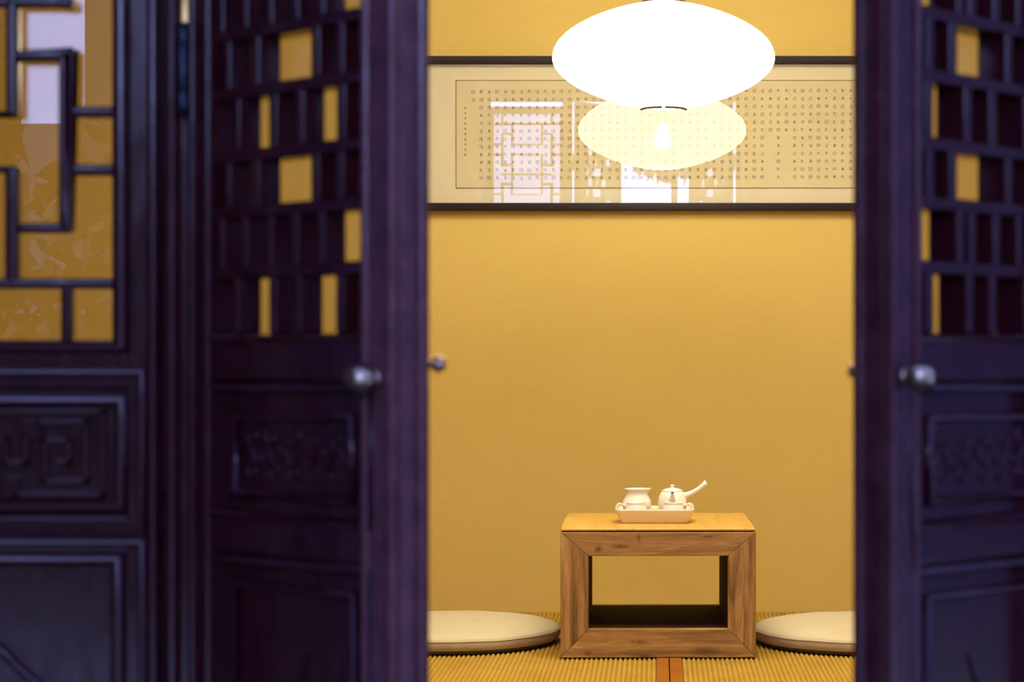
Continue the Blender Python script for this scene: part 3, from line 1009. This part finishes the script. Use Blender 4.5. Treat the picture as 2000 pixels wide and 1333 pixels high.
# ================================================================== hanging lantern
LY = 5.70
LX, LZ = px(1296, LY), pz(113, LY)
Lr = empty('hanging_lantern', (LX, LY, LZ), 0, label='glowing white silk lantern, flattened and wide, hanging above the tea table', cat='lantern')
LR, LU, LD = 0.2880, 0.1410, 0.1300
nr = 128
bm = new_bm()
rings = []
rb = 0.057
steps = 40
def lens(t):   # t from -1 (bottom) to 1 (top)
    a = abs(t)
    return LR*(1-a**2.0)**0.71
def solve_end(hh):
    lo, hi = 0.0, 1.0
    for _ in range(40):
        mid = (lo+hi)/2
        if lens(mid) > rb: lo = mid
        else: hi = mid
    return lo
te = solve_end(1)
for k in range(steps+1):
    a = -1 + 2*k/steps
    t = te*math.sin(a*PI/2)
    r = lens(t)
    z = (LU if t > 0 else LD)*t/te
    ring_ = []
    for i in range(nr):
        th = 2*PI*i/nr
        f = 1 + 0.006*abs(math.cos(th*16))*(r/LR)      # silk drawn in between the wires
        ring_.append(bm.verts.new((r*f*math.cos(th), r*f*math.sin(th), z)))
    rings.append(ring_)
for a, b in zip(rings, rings[1:]):
    for i in range(nr):
        j = (i+1) % nr
        bm.faces.new((a[i], a[j], b[j], b[i]))
link('lantern_shade', bm, M['lantern'], Lr, smooth=True)
for (z, nm) in ((-LD-0.0045, 'bottom_wire'), (LU+0.001, 'top_wire')):
    bm = new_bm()
    for (a0, a1) in ((184, 266), (274, 356)):
        p = [((rb+0.001)*math.cos(math.radians(a0+(a1-a0)*k/16)), (rb+0.001)*math.sin(math.radians(a0+(a1-a0)*k/16)), z) for k in range(17)]
        tube(bm, p, 0.0034, 8)
    if z > 0:
        tube(bm, [(-rb, 0, z), (-0.03, 0, z+0.012), (0, 0, z+0.018), (0.03, 0, z+0.012), (rb, 0, z)], 0.0016, 8)
    link(nm, bm, M['wire'], Lr, smooth=True)
bm = new_bm()
lathe(bm, [(0, -0.045), (0.018, -0.042), (0.029, -0.025), (0.030, -0.010), (0.022, 0.012), (0.014, 0.030), (0.013, 0.045), (0, 0.046)], 0, 0, -0.02, 32)
link('bulb', bm, M['bulb'], Lr, smooth=True)
bm = new_bm(); lathe(bm, [(0, 0.026), (0.016, 0.026), (0.016, 0.085), (0, 0.09)], 0, 0, 0, 24)
link('bulb_socket', bm, M['ceramic'], Lr)
bm = new_bm(); tube(bm, [(0, 0, 0.088), (0, 0, ZC-LZ-0.02)], 0.0028, 10)
link('cord', bm, M['black'], Lr)
bm = new_bm(); lathe(bm, [(0, 0), (0.045, 0), (0.05, -0.006), (0.045, -0.020), (0.006, -0.028), (0, -0.028)], 0, 0, ZC-LZ-0.0005, 32)
link('ceiling_cap', bm, M['ceramic'], Lr, smooth=True)

# unseen ceiling panel, added as soft fill between doors and table
CL = empty('ceiling_fill_light', (0.1, 4.6, ZC), 0, label='added unseen ceiling fill panel between the doors and the table', cat='ceiling light')
cw, cd = 1.2, 0.50
bm = new_bm()
for (a, b, c, d) in ((-cw, cw, -cd, -cd+0.03), (-cw, cw, cd-0.03, cd), (-cw, -cw+0.03, -cd+0.03, cd-0.03), (cw-0.03, cw, -cd+0.03, cd-0.03)):
    box(bm, a, b, c, d, -0.05, -0.0005)
link('light_frame', bm, M['wood_x'], CL)
bm = new_bm(); box(bm, -cw+0.03, cw-0.03, -cd+0.03, cd-0.03, -0.044, -0.036)
link('diffuser', bm, M['down'], CL)

# ================================================================== courtyard, seen in the glass
bm = new_bm(); box(bm, -7, 7, -7.5, YD-0.02, ZG-0.1, ZG)
o = struct('ground', bm, M['stone'])
YW = -4.5
bm = new_bm(); box(bm, -6.0, 6.0, YW-0.25, YW, ZG, 3.6)
o = struct('courtyard_wall', bm, M['white_wall'])
bm = new_bm(); box(bm, -6.0, 6.0, YW, YW+0.05, ZG, 1.68)
o = struct('courtyard_plinth', bm, M['darkstone'])
bm = new_bm(); box(bm, -3.1, -2.9, YW, YD-0.1, ZG, 3.6); struct('side_blocker_left', bm, M['timber'])  # unseen dark wall added to keep side light off the left leaf
bm = new_bm(); box(bm, 3.6, 3.8, YW, YD-1.2, 1.0, 3.6); struct('side_reflector_right', bm, M['white_wall'])  # unseen pale wall added to brighten the door edges from the right
bm = new_bm(); box(bm, 3.6, 3.8, YW, YD-1.2, ZG, 1.0); struct('reflector_plinth_right', bm, M['darkstone'])  # dark foot of the added right wall
bm = new_bm(); box(bm, -6.2, 6.2, YW-0.45, YW+0.12, 3.6, 3.75)
struct('courtyard_roof', bm, M['timber'])

def shrub(cx, cy, w, d, z0, z1, n, seed, label, dens=0.055, name='shrub'):
    """leaf blades scattered over an ellipsoid crown round a short stem"""
    R = random.Random(seed)
    root = empty(name, (cx, cy, ZG), 0, label=label, cat='shrub')
    bm = new_bm()
    for _ in range(n):
        while True:
            a = Vector((R.uniform(-1, 1), R.uniform(-1, 1), R.uniform(-1, 1)))
            if 0.45 < a.length < 1: break
        p = Vector((a.x*w/2, a.y*d/2, (z0+z1)/2 - ZG + a.z*(z1-z0)/2))
        s = dens*R.uniform(0.7, 1.3)
        q = Vector((R.uniform(-1, 1), R.uniform(-1, 1), R.uniform(-1, 1))).normalized()
        t = q.orthogonal().normalized()
        vs = [bm.verts.new(p + q*s), bm.verts.new(p + t*s*0.42), bm.verts.new(p - q*s), bm.verts.new(p - t*s*0.42)]
        bm.faces.new(vs)
    f = link('foliage', bm, M['leaf'], root)
    bm = new_bm(); tube(bm, [(0, 0, 0), (0.02, 0, (z0+z1)/2-ZG)], [min(0.05, d*0.3), min(0.03, d*0.2)], 8)
    link('stem', bm, M['timber'], root)
shrub(-2.625, -4.2, 0.28, 0.4, ZG+0.1, 3.3, 1500, 1, 'tall dark shrub mirrored in the lattice window glass', 0.09)
shrub(-1.95, -3.9, 0.9, 0.5, ZG+0.05, 1.62, 1200, 2, 'low leafy shrub mirrored in the lattice window glass', 0.07)
shrub(0.12, -4.30, 0.95, 0.10, 2.44, 3.5, 3000, 3, 'climbing leafy vine high on the pale courtyard wall', 0.075, 'climbing_vine')
def cpost(x0, x1, label):
    bm = new_bm(); box(bm, x0, x1, YW+0.06, YW+0.16, ZG, 3.59)
    o = link('timber_cover', bm, M['timber'], None, bevel=0.01)  # dark boards added to cover the bright wall in reflections
    tag(o, label, 'screen', 'timber screens added to cover the pale wall')
cpost(-2.20, -1.36, 'added dark timber screen covering the pale wall, mirrored in the glass')
cpost(0.70, 3.4, 'widest added dark timber screen covering the pale wall')
